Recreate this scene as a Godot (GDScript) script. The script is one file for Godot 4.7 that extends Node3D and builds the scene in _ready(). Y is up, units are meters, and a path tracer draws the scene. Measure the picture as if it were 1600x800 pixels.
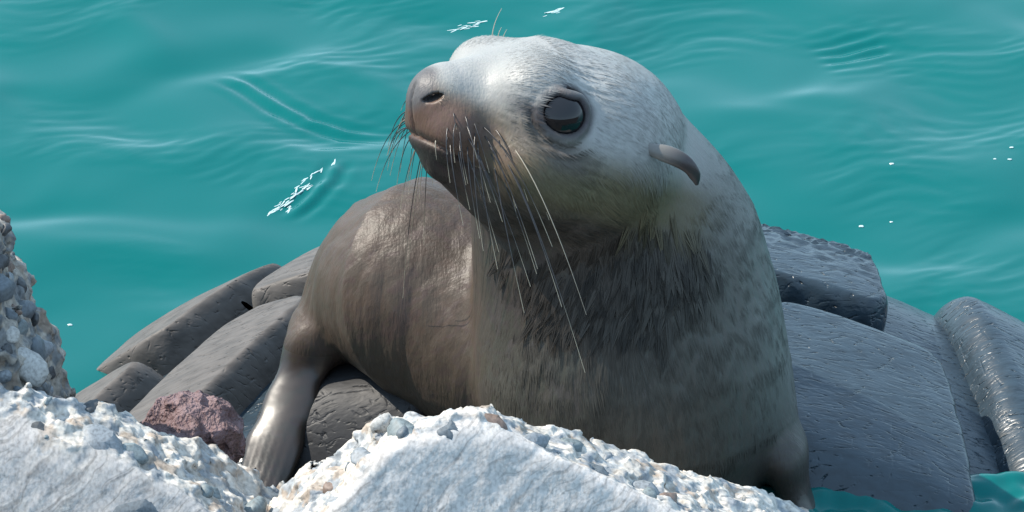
extends Node3D

# ---------------------------------------------------------------- frame of the seal's head (nose, crown, its left side)
const HO := Vector3(0.0276, 0.3453, 0.2500)
const HF := Vector3(-0.7969, 0.5308, 0.2884)
const HH := Vector3(0.4018, 0.8222, -0.4031)
const HL := Vector3(0.4511, 0.2053, 0.8685)
const BODY_CELL := 0.0021

var rng := RandomNumberGenerator.new()
var noise_a := FastNoiseLite.new()
var noise_b := FastNoiseLite.new()
var noise_c := FastNoiseLite.new()
var noise_cell := FastNoiseLite.new()
var noise_ridge := FastNoiseLite.new()
var noise_lump := FastNoiseLite.new()
var used := {}


func _ready() -> void:
	rng.seed = 77
	# camera
	var cam := Camera3D.new()
	cam.name = "camera"
	cam.fov = 6.44
	cam.near = 0.05
	cam.far = 400.0
	add_child(cam)
	cam.look_at_from_position(Vector3(0, 1.58477, 2.85122), Vector3(0, 0.132, 0), Vector3.UP)
	cam.current = true
	# sky
	var env := Environment.new()
	env.background_mode = Environment.BG_SKY
	var sm := ProceduralSkyMaterial.new()
	sm.sky_top_color = Color(0.55, 0.65, 0.75)
	sm.sky_horizon_color = Color(0.71, 0.83, 0.905)
	sm.sky_curve = 0.12
	sm.ground_bottom_color = Color(0.20, 0.30, 0.32)
	sm.ground_horizon_color = Color(0.60, 0.70, 0.74)
	sm.sky_energy_multiplier = 1.3
	sm.sun_angle_max = 12.0
	var sky := Sky.new()
	sky.sky_material = sm
	env.sky = sky
	env.tonemap_mode = Environment.TONE_MAPPER_LINEAR
	env.tonemap_exposure = 1.65
	env.sdfgi_enabled = true
	env.ssao_enabled = true
	env.ssil_enabled = true
	var we := WorldEnvironment.new()
	we.name = "environment"
	we.environment = env
	add_child(we)
	# sun, high on the left and a little behind the seal
	var sun := DirectionalLight3D.new()
	sun.name = "sun"
	sun.light_energy = 1.6
	sun.light_angular_distance = 0.5
	sun.light_color = Color(1.0, 0.965, 0.91)
	sun.shadow_enabled = true
	add_child(sun)
	sun.look_at_from_position(Vector3(-0.66, 0.70, -0.25), Vector3.ZERO, Vector3.UP)

	set_noise(noise_a, 11, FastNoiseLite.TYPE_SIMPLEX_SMOOTH, 1.0, 4)
	set_noise(noise_b, 23, FastNoiseLite.TYPE_SIMPLEX_SMOOTH, 1.0, 1)
	set_noise(noise_c, 31, FastNoiseLite.TYPE_SIMPLEX_SMOOTH, 1.0, 3)
	set_noise(noise_ridge, 47, FastNoiseLite.TYPE_SIMPLEX_SMOOTH, 1.0, 3)
	noise_ridge.fractal_type = FastNoiseLite.FRACTAL_RIDGED
	set_noise(noise_cell, 59, FastNoiseLite.TYPE_CELLULAR, 1.0, 1)
	noise_cell.fractal_type = FastNoiseLite.FRACTAL_NONE
	noise_cell.cellular_return_type = FastNoiseLite.RETURN_CELL_VALUE

	set_noise(noise_lump, 71, FastNoiseLite.TYPE_CELLULAR, 1.0, 1)
	noise_lump.fractal_type = FastNoiseLite.FRACTAL_NONE
	noise_lump.cellular_return_type = FastNoiseLite.RETURN_DISTANCE

	build_water()
	build_rocks()
	build_tyre()
	build_seal()
	build_specks()


func set_noise(n: FastNoiseLite, s: int, type: int, freq: float, oct: int) -> void:
	n.seed = s
	n.noise_type = type
	n.frequency = freq
	n.fractal_octaves = oct


# ---------------------------------------------------------------- helpers
func numbered(called: String) -> String:
	used[called] = used.get(called, -1) + 1
	return called if used[called] == 0 else "%s_%03d" % [called, used[called]]


func tag(o: Node, label: String, category: String, group := "") -> void:
	o.set_meta("label", label)
	o.set_meta("category", category)
	if group != "":
		o.set_meta("group", group)


func put(called: String, m: Mesh, mat: Material, parent: Node = self) -> MeshInstance3D:
	var o := MeshInstance3D.new()
	o.name = numbered(called) if parent == self else called
	o.mesh = m
	if mat:
		o.material_override = mat
	parent.add_child(o, true)
	return o


func make_mesh(v: PackedVector3Array, n: PackedVector3Array, i: PackedInt32Array, c := PackedColorArray(), uv2 := PackedVector2Array()) -> ArrayMesh:
	var a := []
	a.resize(Mesh.ARRAY_MAX)
	a[Mesh.ARRAY_VERTEX] = v
	a[Mesh.ARRAY_NORMAL] = n
	a[Mesh.ARRAY_INDEX] = i
	if c.size():
		a[Mesh.ARRAY_COLOR] = c
	if uv2.size():
		a[Mesh.ARRAY_TEX_UV2] = uv2
	var m := ArrayMesh.new()
	m.add_surface_from_arrays(Mesh.PRIMITIVE_TRIANGLES, a)
	return m


func grid_normals(v: PackedVector3Array, i: PackedInt32Array) -> PackedVector3Array:
	var n := PackedVector3Array()
	n.resize(v.size())
	for t in range(0, i.size(), 3):
		var c := (v[i[t + 2]] - v[i[t]]).cross(v[i[t + 1]] - v[i[t]])
		n[i[t]] += c
		n[i[t + 1]] += c
		n[i[t + 2]] += c
	for k in n.size():
		n[k] = n[k].normalized()
	return n


func lin(r: float, g: float, b: float) -> Color:
	return Color(r, g, b).linear_to_srgb()


func smin(a: float, b: float, k: float) -> float:
	var h := maxf(k - absf(a - b), 0.0) / k
	return minf(a, b) - h * h * k * 0.25


func smax(a: float, b: float, k: float) -> float:
	var h := maxf(k - absf(a - b), 0.0) / k
	return maxf(a, b) + h * h * k * 0.25


func capsule(p: Vector3, a: Vector3, b: Vector3, ra: float, rb: float) -> float:
	var ab := b - a
	var t := clampf((p - a).dot(ab) / ab.length_squared(), 0.0, 1.0)
	return (p - a - ab * t).length() - ra - (rb - ra) * t


func blob(p: Vector3, c: Vector3, r: Vector3) -> float:
	var q := (p - c) / r
	var k0 := q.length()
	var k1 := (q / r).length()
	return k0 * (k0 - 1.0) / maxf(k1, 0.0001)


# ---------------------------------------------------------------- surface nets over a distance field, chunk by chunk
var job := {}


func mesh_field(field: Callable, lo: Vector3, hi: Vector3, cell: float, slack := 1.35) -> Array:
	var chunk := 16
	var count := Vector3i(((hi - lo) / (cell * chunk)).ceil())
	var chunks := []
	for x in count.x:
		for y in count.y:
			for z in count.z:
				var c := lo + (Vector3(x, y, z) + Vector3.ONE * 0.5) * cell * chunk
				if absf(field.call(c)) < cell * chunk * 0.87 * slack:
					chunks.append(Vector3i(x, y, z) * chunk)
	var found := []
	found.resize(chunks.size())
	job = {"field": field, "lo": lo, "cell": cell, "slack": slack, "chunks": chunks, "found": found}
	var id := WorkerThreadPool.add_group_task(mesh_chunk, chunks.size(), -1, true)
	WorkerThreadPool.wait_for_group_task_completion(id)
	var v := PackedVector3Array()
	var n := PackedVector3Array()
	var keys := PackedInt64Array()
	var bits := PackedByteArray()
	for f in found:
		v.append_array(f[0])
		n.append_array(f[1])
		keys.append_array(f[2])
		bits.append_array(f[3])
	var at := {}
	for k in keys.size():
		at[keys[k]] = k
	var step := [1, 1 << 20, 1 << 40]
	var idx := PackedInt32Array()
	for k in keys.size():
		var b := bits[k]
		var inside := b & 1
		for axis in 3:
			if ((b >> (axis + 1)) & 1) == inside:
				continue
			var s1: int = step[(axis + 1) % 3]
			var s2: int = step[(axis + 2) % 3]
			var key := keys[k]
			if not (at.has(key - s1) and at.has(key - s2) and at.has(key - s1 - s2)):
				continue
			var p: int = at[key - s1 - s2]
			var q: int = at[key - s2]
			var r: int = k
			var s: int = at[key - s1]
			if inside:
				idx.append_array([p, r, q, p, s, r])
			else:
				idx.append_array([p, q, r, p, r, s])
	return [v, n, idx]


func mesh_chunk(k: int) -> void:
	var field: Callable = job.field
	var lo: Vector3 = job.lo
	var cell: float = job.cell
	var slack: float = job.slack
	var base: Vector3i = job.chunks[k]
	var corner := {}
	var cells: Array[Vector3i] = []
	var stack := [[base, 16]]
	while stack.size():
		var top = stack.pop_back()
		var at: Vector3i = top[0]
		var size: int = top[1]
		if size == 1:
			cells.append(at)
			continue
		var half := size / 2
		for o in 8:
			var a := at + Vector3i(o & 1, (o >> 1) & 1, o >> 2) * half
			if half > 1:
				var c := lo + (Vector3(a) + Vector3.ONE * half * 0.5) * cell
				if absf(field.call(c)) > cell * half * 0.87 * slack:
					continue
			stack.append([a, half])
	var v := PackedVector3Array()
	var n := PackedVector3Array()
	var keys := PackedInt64Array()
	var bits := PackedByteArray()
	var d := PackedFloat32Array()
	d.resize(8)
	var h := cell * 0.35
	for at in cells:
		var mask := 0
		for o in 8:
			var a := at + Vector3i(o & 1, (o >> 1) & 1, o >> 2)
			if not corner.has(a):
				corner[a] = field.call(lo + Vector3(a) * cell)
			d[o] = corner[a]
			if d[o] < 0.0:
				mask |= 1 << o
		if mask == 0 or mask == 255:
			continue
		var sum := Vector3.ZERO
		var hits := 0
		for axis in 3:
			for o in 8:
				if o & (1 << axis):
					continue
				var o2 := o | (1 << axis)
				if (d[o] < 0.0) == (d[o2] < 0.0):
					continue
				var p := Vector3(o & 1, (o >> 1) & 1, o >> 2)
				p[axis] = d[o] / (d[o] - d[o2])
				sum += p
				hits += 1
		var p := lo + (Vector3(at) + sum / hits) * cell
		var g := gradient(field, p, h)
		var gl := g.length()
		if gl > 0.2:
			var f: float = field.call(p)
			p -= g / gl * clampf(f / gl, -cell * 0.5, cell * 0.5)
		v.append(p)
		n.append(g.normalized())
		keys.append(at.x | (at.y << 20) | (at.z << 40))
		bits.append((mask & 1) | (((mask >> 1) & 1) << 1) | (((mask >> 2) & 1) << 2) | (((mask >> 4) & 1) << 3))
	job.found[k] = [v, n, keys, bits]


func gradient(field: Callable, p: Vector3, h: float) -> Vector3:
	var a: float = field.call(p + Vector3(h, -h, -h))
	var b: float = field.call(p + Vector3(-h, -h, h))
	var c: float = field.call(p + Vector3(-h, h, -h))
	var d: float = field.call(p + Vector3(h, h, h))
	return Vector3(a - b - c + d, -a - b + c + d, -a + b - c + d) / (4.0 * h)


# ---------------------------------------------------------------- textures and materials
func noise_texture(s: int, freq: float, oct: int, type := FastNoiseLite.TYPE_SIMPLEX_SMOOTH, fractal := FastNoiseLite.FRACTAL_FBM, ramp: Gradient = null, size := 512) -> NoiseTexture2D:
	var n := FastNoiseLite.new()
	n.seed = s
	n.noise_type = type
	n.frequency = freq
	n.fractal_octaves = oct
	n.fractal_type = fractal
	var t := NoiseTexture2D.new()
	t.width = size
	t.height = size
	t.seamless = true
	t.noise = n
	if ramp:
		t.color_ramp = ramp
	return t


func ramp(stops: Array) -> Gradient:
	var g := Gradient.new()
	var o := PackedFloat32Array()
	var c := PackedColorArray()
	for s in stops:
		o.append(s[0])
		c.append(s[1] if s[1] is Color else Color(s[1], s[1], s[1]))
	g.offsets = o
	g.colors = c
	return g


# ---------------------------------------------------------------- water
func gauss(x: float, w: float) -> float:
	return exp(-x * x / (w * w))


func curve_wave(p: Vector2, pts: Array, wide: float, length: float, amp: float) -> float:
	# a short train of ripples that follows a line
	var best := 1e9
	var side := 0.0
	var along := 0.0
	for k in pts.size() - 1:
		var a: Vector2 = pts[k]
		var b: Vector2 = pts[k + 1]
		var t := clampf((p - a).dot(b - a) / (b - a).length_squared(), 0.0, 1.0)
		var q := a + (b - a) * t
		var d := p.distance_to(q)
		if d < best:
			best = d
			side = signf((b - a).cross(p - a)) * d
			along = (k + t) / (pts.size() - 1)
	if best > wide * 3.0:
		return 0.0
	return amp * gauss(side, wide) * cos(side / length * TAU) * smoothstep(0.0, 0.2, along) * (1.0 - smoothstep(0.75, 1.0, along))


func water_height(x: float, z: float) -> float:
	var far := Vector2(x, z).length()
	var fade := 1.0 / (1.0 + maxf(far - 1.5, 0.0) * 0.2)
	var wx := x + 0.03 * noise_b.get_noise_2d(x * 6.0, z * 6.0)
	var wz := z + 0.03 * noise_b.get_noise_2d(x * 6.0 + 40.0, z * 6.0)
	var h := 0.0056 * noise_b.get_noise_2d(wx * 3.6 - wz * 2.4, wz * 4.2 + wx * 2.6)
	h += 0.0009 * noise_b.get_noise_2d(wx * 8.0 - wz * 6.0 + 7.0, wz * 11.0 + wx * 6.0)
	var calm := smoothstep(-0.15, 0.45, noise_b.get_noise_2d(x * 4.0 + 91.0, z * 5.0) + 0.25 * clampf(x * 2.0, -1.0, 1.0) - z * 0.45 - 0.1)
	h += calm * 0.00045 * noise_b.get_noise_2d(wx * 22.0, wz * 48.0 + wx * 12.0)
	h += calm * 0.00013 * noise_b.get_noise_2d(wx * 60.0 + 5.0, wz * 130.0)
	h *= fade
	# ripples left by the seal's rocking, left of its head
	var p := Vector2(x, z)
	h += curve_wave(p, [Vector2(-0.247, -0.624), Vector2(-0.222, -0.598), Vector2(-0.196, -0.561), Vector2(-0.168, -0.530), Vector2(-0.136, -0.511), Vector2(-0.094, -0.503)], 0.017, 0.019, 0.0019)
	h += curve_wave(p, [Vector2(-0.138, -0.457), Vector2(-0.146, -0.416), Vector2(-0.160, -0.385), Vector2(-0.181, -0.353)], 0.013, 0.018, 0.0017)
	h += curve_wave(p, [Vector2(0.255, -0.656), Vector2(0.282, -0.663), Vector2(0.305, -0.676), Vector2(0.327, -0.683)], 0.03, 0.016, 0.0009)
	# the surge that stands against the near side of the tyre
	var surge := smoothstep(0.10, 0.22, z) * (1.0 - smoothstep(0.8, 1.6, z)) * smoothstep(0.0, 0.16, x) * (1.0 - smoothstep(0.7, 1.2, x))
	h += surge * (lerpf(0.108, 0.090, smoothstep(0.18, 0.36, x)) + 0.004 * noise_b.get_noise_2d(x * 22.0, z * 30.0) + 0.0020 * noise_b.get_noise_2d(x * 50.0, z * 45.0))
	return h - 0.014


func lines(lo: float, hi: float, step: float, outer: float) -> PackedFloat32Array:
	var a: Array[float] = []
	var x := lo
	while x < hi:
		a.append(x)
		x += step
	var s := step
	x = hi
	while x < outer:
		a.append(x)
		s *= 1.16
		x += s
	a.append(outer)
	s = step
	x = lo
	while x > -outer:
		s *= 1.16
		x -= s
		a.push_front(maxf(x, -outer))
	return PackedFloat32Array(a)


func build_water() -> void:
	var xs := lines(-0.54, 0.54, 0.0034, 180.0)
	var zs := lines(-0.84, 0.34, 0.0034, 180.0)
	var v := PackedVector3Array()
	var n := PackedVector3Array()
	var idx := PackedInt32Array()
	for z in zs:
		for x in xs:
			var h := water_height(x, z)
			v.append(Vector3(x, h, z))
	var w := xs.size()
	for j in zs.size() - 1:
		for i in w - 1:
			var a := j * w + i
			idx.append_array([a, a + 1, a + w, a + 1, a + w + 1, a + w])
	n = grid_normals(v, idx)
	for k in n.size():
		if n[k].y < 0.0:
			n[k] = -n[k]
	var m := StandardMaterial3D.new()
	m.resource_name = "sea_water"
	m.albedo_color = lin(0.0003, 0.090, 0.088)
	m.roughness = 0.09
	m.metallic_specular = 0.22
	var o := put("water", make_mesh(v, n, idx), m)
	o.set_meta("kind", "structure")
	o.set_meta("label", "rippled turquoise sea water behind the seal")
	o.set_meta("category", "water")


# ---------------------------------------------------------------- rocks
func rock_color(p: Vector3, n: Vector3, rough: float, tint: Vector3) -> Color:
	var a := noise_a.get_noise_3dv(p * 22.0)
	var b := noise_c.get_noise_3dv(p * 90.0 + Vector3(3, 1, 7))
	var c := noise_c.get_noise_3dv(p * 240.0)
	var light := 0.54 + 0.10 * a + 0.12 * b + 0.10 * c
	light *= 1.0 - 0.28 * smoothstep(0.1, 0.5, noise_a.get_noise_3dv(p * 45.0 + Vector3.ONE * 13.0))
	var col := Vector3(light, light * 0.935, light * 0.84)
	# broken aggregate: grains of other stone in the cement
	var g := noise_cell.get_noise_3dv(p * 110.0 + Vector3.ONE * 0.5 * b)
	if rough > 0.35:
		if g > 0.55:
			col = col.lerp(Vector3(0.20, 0.23, 0.26), 0.8)
		elif g > 0.35:
			col = col.lerp(Vector3(0.34, 0.36, 0.37), 0.8)
		elif g < -0.75:
			col = col.lerp(Vector3(0.24, 0.17, 0.12), 0.6)
		col *= 1.0 - 0.3 * smoothstep(0.25, 0.55, noise_b.get_noise_3dv(p * 210.0))
	col = col.lerp(tint * (1.0 + 0.12 * b + 0.12 * c), 1.0 - rough)
	return Color(maxf(col.x, 0.02), maxf(col.y, 0.02), maxf(col.z, 0.02))


func stone_material() -> StandardMaterial3D:
	var m := StandardMaterial3D.new()
	m.resource_name = "broken_concrete"
	m.vertex_color_use_as_albedo = true
	m.roughness = 0.82
	m.metallic_specular = 0.4
	m.uv1_triplanar = true
	m.uv1_world_triplanar = true
	m.uv1_scale = Vector3.ONE * 16.0
	m.albedo_texture = noise_texture(5, 0.035, 5, FastNoiseLite.TYPE_SIMPLEX_SMOOTH, FastNoiseLite.FRACTAL_FBM, ramp([[0.0, 0.72], [0.42, 0.92], [0.6, 1.0], [1.0, 1.0]]))
	m.heightmap_enabled = true
	m.heightmap_texture = noise_texture(9, 0.05, 5)
	m.heightmap_scale = 0.018
	m.detail_enabled = true
	m.detail_blend_mode = BaseMaterial3D.BLEND_MODE_MUL
	m.detail_uv_layer = BaseMaterial3D.DETAIL_UV_2
	m.detail_albedo = noise_texture(19, 0.016, 5, FastNoiseLite.TYPE_SIMPLEX_SMOOTH, FastNoiseLite.FRACTAL_FBM, ramp([[0.0, 0.74], [0.30, 0.90], [0.42, 0.985], [1.0, 1.0]]))
	return m


# planes: [normal, a point on it]; the rock is what lies behind all of them
func rock_field(p: Vector3, planes: Array, k: float, amp: float, chip: float, smooth_plane: int) -> float:
	var d := -1e9
	var face := 1e9
	for j in planes.size():
		var f: float = planes[j][0].dot(p - planes[j][1])
		if j == smooth_plane:
			face = f
		d = f if d < -1e8 else smax(d, f, k)
	if d > 0.08 or d < -0.08:
		return d
	var rough := 1.0
	if smooth_plane >= 0:
		rough = 0.12 + 0.88 * smoothstep(0.004, 0.014, d - face + 0.011 * noise_a.get_noise_3dv(p * 22.0))
	d += rough * amp * (noise_a.get_noise_3dv(p * 17.0) + 0.35 * noise_b.get_noise_3dv(p * 60.0))
	var jog := p + Vector3.ONE * 0.006 * noise_b.get_noise_3dv(p * 34.0)
	d += rough * chip * (1.1 * absf(noise_b.get_noise_3dv(jog * 33.0 + Vector3.ONE * 5.0)) + 0.45 * absf(noise_b.get_noise_3dv(jog * 84.0)) + 0.12 * noise_lump.get_noise_3dv(jog * 60.0) - 0.3)
	d += rough * (0.0010 * noise_c.get_noise_3dv(p * 150.0) + 0.0022 * maxf(noise_b.get_noise_3dv(p * 210.0) - 0.25, 0.0))
	if rough < 0.9:
		d += (1.0 - rough) * 0.0006 * noise_c.get_noise_3d(p.dot(Vector3(0.72, -0.6, 0.3)) * 70.0, p.dot(Vector3(0.66, 0.65, -0.3)) * 5.0, 0.0)
	return d


func make_rock(called: String, shade: float, planes: Array, lo: Vector3, hi: Vector3, cell: float, k: float, amp: float, chip: float, smooth_plane: int, tint: Vector3, mat: Material) -> MeshInstance3D:
	for pl in planes:
		pl[0] = pl[0].normalized()
	var field := rock_field.bind(planes, k, amp, chip, smooth_plane)
	var r := mesh_field(field, lo, hi, cell, 2.2)
	var v: PackedVector3Array = r[0]
	var n: PackedVector3Array = r[1]
	var c := PackedColorArray()
	c.resize(v.size())
	var uv2 := PackedVector2Array()
	uv2.resize(v.size())
	for i in v.size():
		var rough := 1.0
		if smooth_plane >= 0:
			var face: float = planes[smooth_plane][0].dot(v[i] - planes[smooth_plane][1])
			rough = smoothstep(0.002, 0.011, absf(face) + 0.011 * noise_a.get_noise_3dv(v[i] * 22.0))
		c[i] = rock_color(v[i], n[i], rough, tint) * Color(shade, shade * lerpf(0.93, 1.0, shade), shade * lerpf(0.82, 1.0, shade))
		uv2[i] = Vector2(0.37, 0.41)
		if smooth_plane >= 0 and rough < 0.5:
			uv2[i] = Vector2(v[i].dot(Vector3(0.72, -0.6, 0.3)) * 22.0 + 0.35 * noise_a.get_noise_3dv(v[i] * 14.0), v[i].dot(Vector3(0.66, 0.65, -0.3)) * 1.6)
	var o := put(called, make_mesh(v, n, r[2], c, uv2), mat)
	stash[o] = [v, n]
	return o


var stash := {}
var pebble_meshes: Array[ArrayMesh] = []
var pebble_mats: Array[StandardMaterial3D] = []


func make_pebbles() -> void:
	for k in 5:
		var s := SphereMesh.new()
		s.radial_segments = 14
		s.rings = 8
		s.radius = 1.0
		s.height = 2.0
		var a := s.get_mesh_arrays()
		var v: PackedVector3Array = a[Mesh.ARRAY_VERTEX]
		var c := PackedColorArray()
		for i in v.size():
			var p := v[i]
			var f := 1.0 + 0.22 * noise_b.get_noise_3dv(p * 0.9 + Vector3.ONE * k * 9.0) + 0.08 * noise_b.get_noise_3dv(p * 2.5 + Vector3.ONE * k * 5.0)
			# broken flat on two sides
			var q := p * f
			q.x = clampf(q.x, -0.8 - 0.05 * k, 0.95)
			q.y = minf(q.y, 0.72 + 0.05 * k)
			for w in 7:
				var cut := Vector3(noise_b.get_noise_2d(w * 13.0 + k * 3.0, 0.5) * 2.0, noise_b.get_noise_2d(w * 17.0, k * 7.0 + 0.5) * 2.0 + 0.2, noise_b.get_noise_2d(w * 11.0 + 50.0, k * 5.0) * 2.0).normalized()
				var over := q.dot(cut) - (0.74 + 0.03 * w)
				if over > 0.0:
					q -= cut * over * 0.92
			v[i] = q
			var t := 1.0 + 0.22 * noise_c.get_noise_3dv(p * 2.2 + Vector3.ONE * k)
			c.append(Color(t, t, t))
		a[Mesh.ARRAY_VERTEX] = v
		a[Mesh.ARRAY_NORMAL] = grid_normals(v, a[Mesh.ARRAY_INDEX])
		pebble_meshes.append(make_mesh(v, a[Mesh.ARRAY_NORMAL], a[Mesh.ARRAY_INDEX], c))
	var grain := noise_texture(15, 0.06, 4, FastNoiseLite.TYPE_SIMPLEX_SMOOTH, FastNoiseLite.FRACTAL_FBM, ramp([[0.0, 0.6], [0.5, 0.9], [1.0, 1.0]]), 256)
	for c in [Vector3(0.12, 0.145, 0.165), Vector3(0.24, 0.265, 0.285), Vector3(0.07, 0.075, 0.08), Vector3(0.20, 0.14, 0.11), Vector3(0.46, 0.45, 0.42), Vector3(0.18, 0.22, 0.23)]:
		var m := StandardMaterial3D.new()
		m.resource_name = "pebble_stone"
		m.albedo_color = lin(c.x, c.y, c.z)
		m.vertex_color_use_as_albedo = true
		m.albedo_texture = grain
		m.uv1_triplanar = true
		m.uv1_world_triplanar = true
		m.uv1_scale = Vector3.ONE * 25.0
		m.roughness = 0.6
		pebble_mats.append(m)


func embed(parent: MeshInstance3D, count: int, small: float, large: float, colors: Array, wanted: Callable, deep := 0.62) -> void:
	var v: PackedVector3Array = stash[parent][0]
	var n: PackedVector3Array = stash[parent][1]
	var put_at: Array[Vector4] = []
	var tries := 0
	while put_at.size() < count and tries < count * 400:
		tries += 1
		var i := rng.randi() % v.size()
		var r := lerpf(small, large, pow(rng.randf(), 2.0))
		if not wanted.call(v[i], n[i], r):
			continue
		var clear := true
		for q in put_at:
			if Vector3(q.x, q.y, q.z).distance_to(v[i]) < (r + q.w) * 0.95:
				clear = false
				break
		if not clear:
			continue
		put_at.append(Vector4(v[i].x, v[i].y, v[i].z, r))
		stone(parent, v[i] - n[i] * r * deep * rng.randf_range(0.6, 1.2), n[i], r, colors[rng.randi() % colors.size()])


func stone(parent: Node, at: Vector3, n: Vector3, r: float, color: int) -> void:
	var o := put("pebble", pebble_meshes[rng.randi() % 5], pebble_mats[color], parent)
	var side := n.cross(Vector3(rng.randf_range(-1, 1), rng.randf_range(-1, 1), rng.randf_range(-1, 1))).normalized()
	var b := Basis(side, n, side.cross(n))
	b = b * Basis.from_scale(Vector3(r * rng.randf_range(0.95, 1.35), r * rng.randf_range(0.6, 0.85), r * rng.randf_range(0.7, 1.0)))
	o.transform = Transform3D(b, at)


func set_stone(parent: MeshInstance3D, at: Vector3, r: float, color: int) -> void:
	# a larger stone set flush in the broken face, at the nearest point of the rock
	var v: PackedVector3Array = stash[parent][0]
	var best := 0
	for i in v.size():
		if v[i].distance_squared_to(at) < v[best].distance_squared_to(at):
			best = i
	var n: Vector3 = stash[parent][1][best]
	n = (n + Vector3(0, 0.6, 0.8)).normalized()
	var o := put("pebble", pebble_meshes[rng.randi() % 5], pebble_mats[color], parent)
	var side := n.cross(Vector3(0.3, 1, 0.1)).normalized()
	o.transform = Transform3D(Basis(side, n, side.cross(n)) * Basis(Vector3.UP, rng.randf_range(-0.4, 0.4)) * Basis.from_scale(Vector3(r * 1.25, r * 0.5, r * 0.75)), v[best] - n * r * 0.40)


func build_rocks() -> void:
	make_pebbles()
	var mat := stone_material()
	# front slab below the seal's chest
	var a := make_rock("concrete_rubble_block", 1.0, [
		[Vector3(0.04, 0.46, 0.88), Vector3(0.0000, 0.2320, 0.4660)],
		[Vector3(0.06, 0.90, 0.44), Vector3(0.0000, 0.2495, 0.4520)],
		[Vector3(-0.70, 0.70, -0.05), Vector3(-0.0920, 0.2230, 0.4500)],
		[Vector3(-0.22, 0.96, -0.12), Vector3(-0.0450, 0.2480, 0.4500)],
		[Vector3(0.43, 0.90, -0.14), Vector3(0.05, 0.2195, 0.45)],
		[Vector3(0.02, 0.98, -0.14), Vector3(-0.0100, 0.2565, 0.4500)],
		[Vector3(0.0, 0.45, -0.90), Vector3(0.0000, 0.2360, 0.4150)],
		[Vector3(0.9, 0.4, 0.1), Vector3(0.2200, 0.1510, 0.4500)],
		[Vector3(0, -1, 0), Vector3(0.0000, 0.0600, 0.0000)],
	], Vector3(-0.30, 0.04, 0.33), Vector3(0.30, 0.29, 0.60), 0.0023, 0.008, 0.0075, 0.0042, 0, Vector3(0.53, 0.495, 0.465), mat)
	tag(a, "pale broken concrete block with flat grey face in front of the seal's chest", "rock")
	embed(a, 20, 0.0025, 0.0095, [0, 1, 1, 0, 4, 3, 5, 5], func(p, n, r): return p.y > 0.17 and absf(p.x) < 0.2 and p.z > 0.42 and Vector3(0.04, 0.46, 0.88).normalized().dot(p - Vector3(0, 0.241, 0.466)) < -0.005)
	for q in [[Vector3(-0.069, 0.247, 0.455), 0.011, 5], [Vector3(-0.012, 0.255, 0.455), 0.008, 3], [Vector3(0.050, 0.214, 0.455), 0.013, 0], [Vector3(0.082, 0.207, 0.455), 0.010, 1], [Vector3(-0.093, 0.234, 0.455), 0.009, 1], [Vector3(0.023, 0.244, 0.455), 0.008, 1], [Vector3(0.109, 0.214, 0.455), 0.008, 3], [Vector3(-0.039, 0.246, 0.455), 0.010, 0]]:
		set_stone(a, q[0], q[1], q[2])
	# slab at the lower left
	var b := make_rock("concrete_rubble_slab", 0.95, [
		[Vector3(-0.05, 0.50, 0.86), Vector3(-0.28, 0.232, 0.434)],
		[Vector3(0.05, 0.86, 0.50), Vector3(-0.25, 0.230, 0.424)],
		[Vector3(0.36, 0.93, -0.08), Vector3(-0.27, 0.241, 0.42)],
		[Vector3(0.42, 0.90, -0.08), Vector3(-0.17, 0.188, 0.42)],
		[Vector3(0.62, 0.78, -0.08), Vector3(-0.225, 0.219, 0.42)],
		[Vector3(0.0, 0.45, -0.90), Vector3(-0.25, 0.225, 0.385)],
		[Vector3(0.85, 0.3, 0.4), Vector3(-0.10, 0.16, 0.42)],
		[Vector3(-1, 0.2, 0.0), Vector3(-0.55, 0.2, 0.42)],
		[Vector3(0, -1, 0), Vector3(0, 0.06, 0)],
	], Vector3(-0.48, 0.04, 0.30), Vector3(-0.07, 0.30, 0.58), 0.0023, 0.008, 0.007, 0.0042, 0, Vector3(0.45, 0.425, 0.405), mat)
	tag(b, "pale broken concrete slab with striped grey face at the lower left", "rock")
	embed(b, 20, 0.0025, 0.010, [0, 1, 0, 4, 3, 5, 2], func(p, n, r): return p.y > 0.14 and p.x > -0.34 and p.z > 0.39 and Vector3(-0.05, 0.5, 0.86).normalized().dot(p - Vector3(-0.28, 0.232, 0.434)) < -0.004)
	for q in [[Vector3(-0.227, 0.190, 0.455), 0.024, 0], [Vector3(-0.278, 0.180, 0.46), 0.013, 0], [Vector3(-0.247, 0.232, 0.435), 0.014, 1], [Vector3(-0.228, 0.222, 0.43), 0.010, 5], [Vector3(-0.287, 0.250, 0.435), 0.008, 2], [Vector3(-0.19, 0.19, 0.44), 0.012, 5]]:
		set_stone(b, q[0], q[1], q[2])
	# standing rock at the left edge
	var c := make_rock("conglomerate_rock", 0.62, [
		[Vector3(0.60, 0.80, 0.0), Vector3(-0.3220, 0.3140, 0.3400)],
		[Vector3(0.93, 0.36, 0.0), Vector3(-0.3090, 0.2900, 0.3400)],
		[Vector3(0.975, 0.22, 0.0), Vector3(-0.3030, 0.2450, 0.3400)],
		[Vector3(0.22, 0.30, 0.93), Vector3(-0.3220, 0.2700, 0.3720)],
		[Vector3(-0.1, 0.95, -0.1), Vector3(-0.3420, 0.3180, 0.3400)],
		[Vector3(0.1, 0.25, -0.95), Vector3(-0.3420, 0.2800, 0.2700)],
		[Vector3(-1, 0.1, 0.0), Vector3(-0.4720, 0.2800, 0.3500)],
		[Vector3(0, -1, 0), Vector3(-0.0120, 0.0600, 0.0000)],
	], Vector3(-0.50, 0.02, 0.20), Vector3(-0.24, 0.38, 0.42), 0.0024, 0.010, 0.009, 0.0055, -1, Vector3(0.34, 0.33, 0.31), mat)
	tag(c, "rough standing rock full of embedded pebbles at the left edge", "rock")
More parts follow.
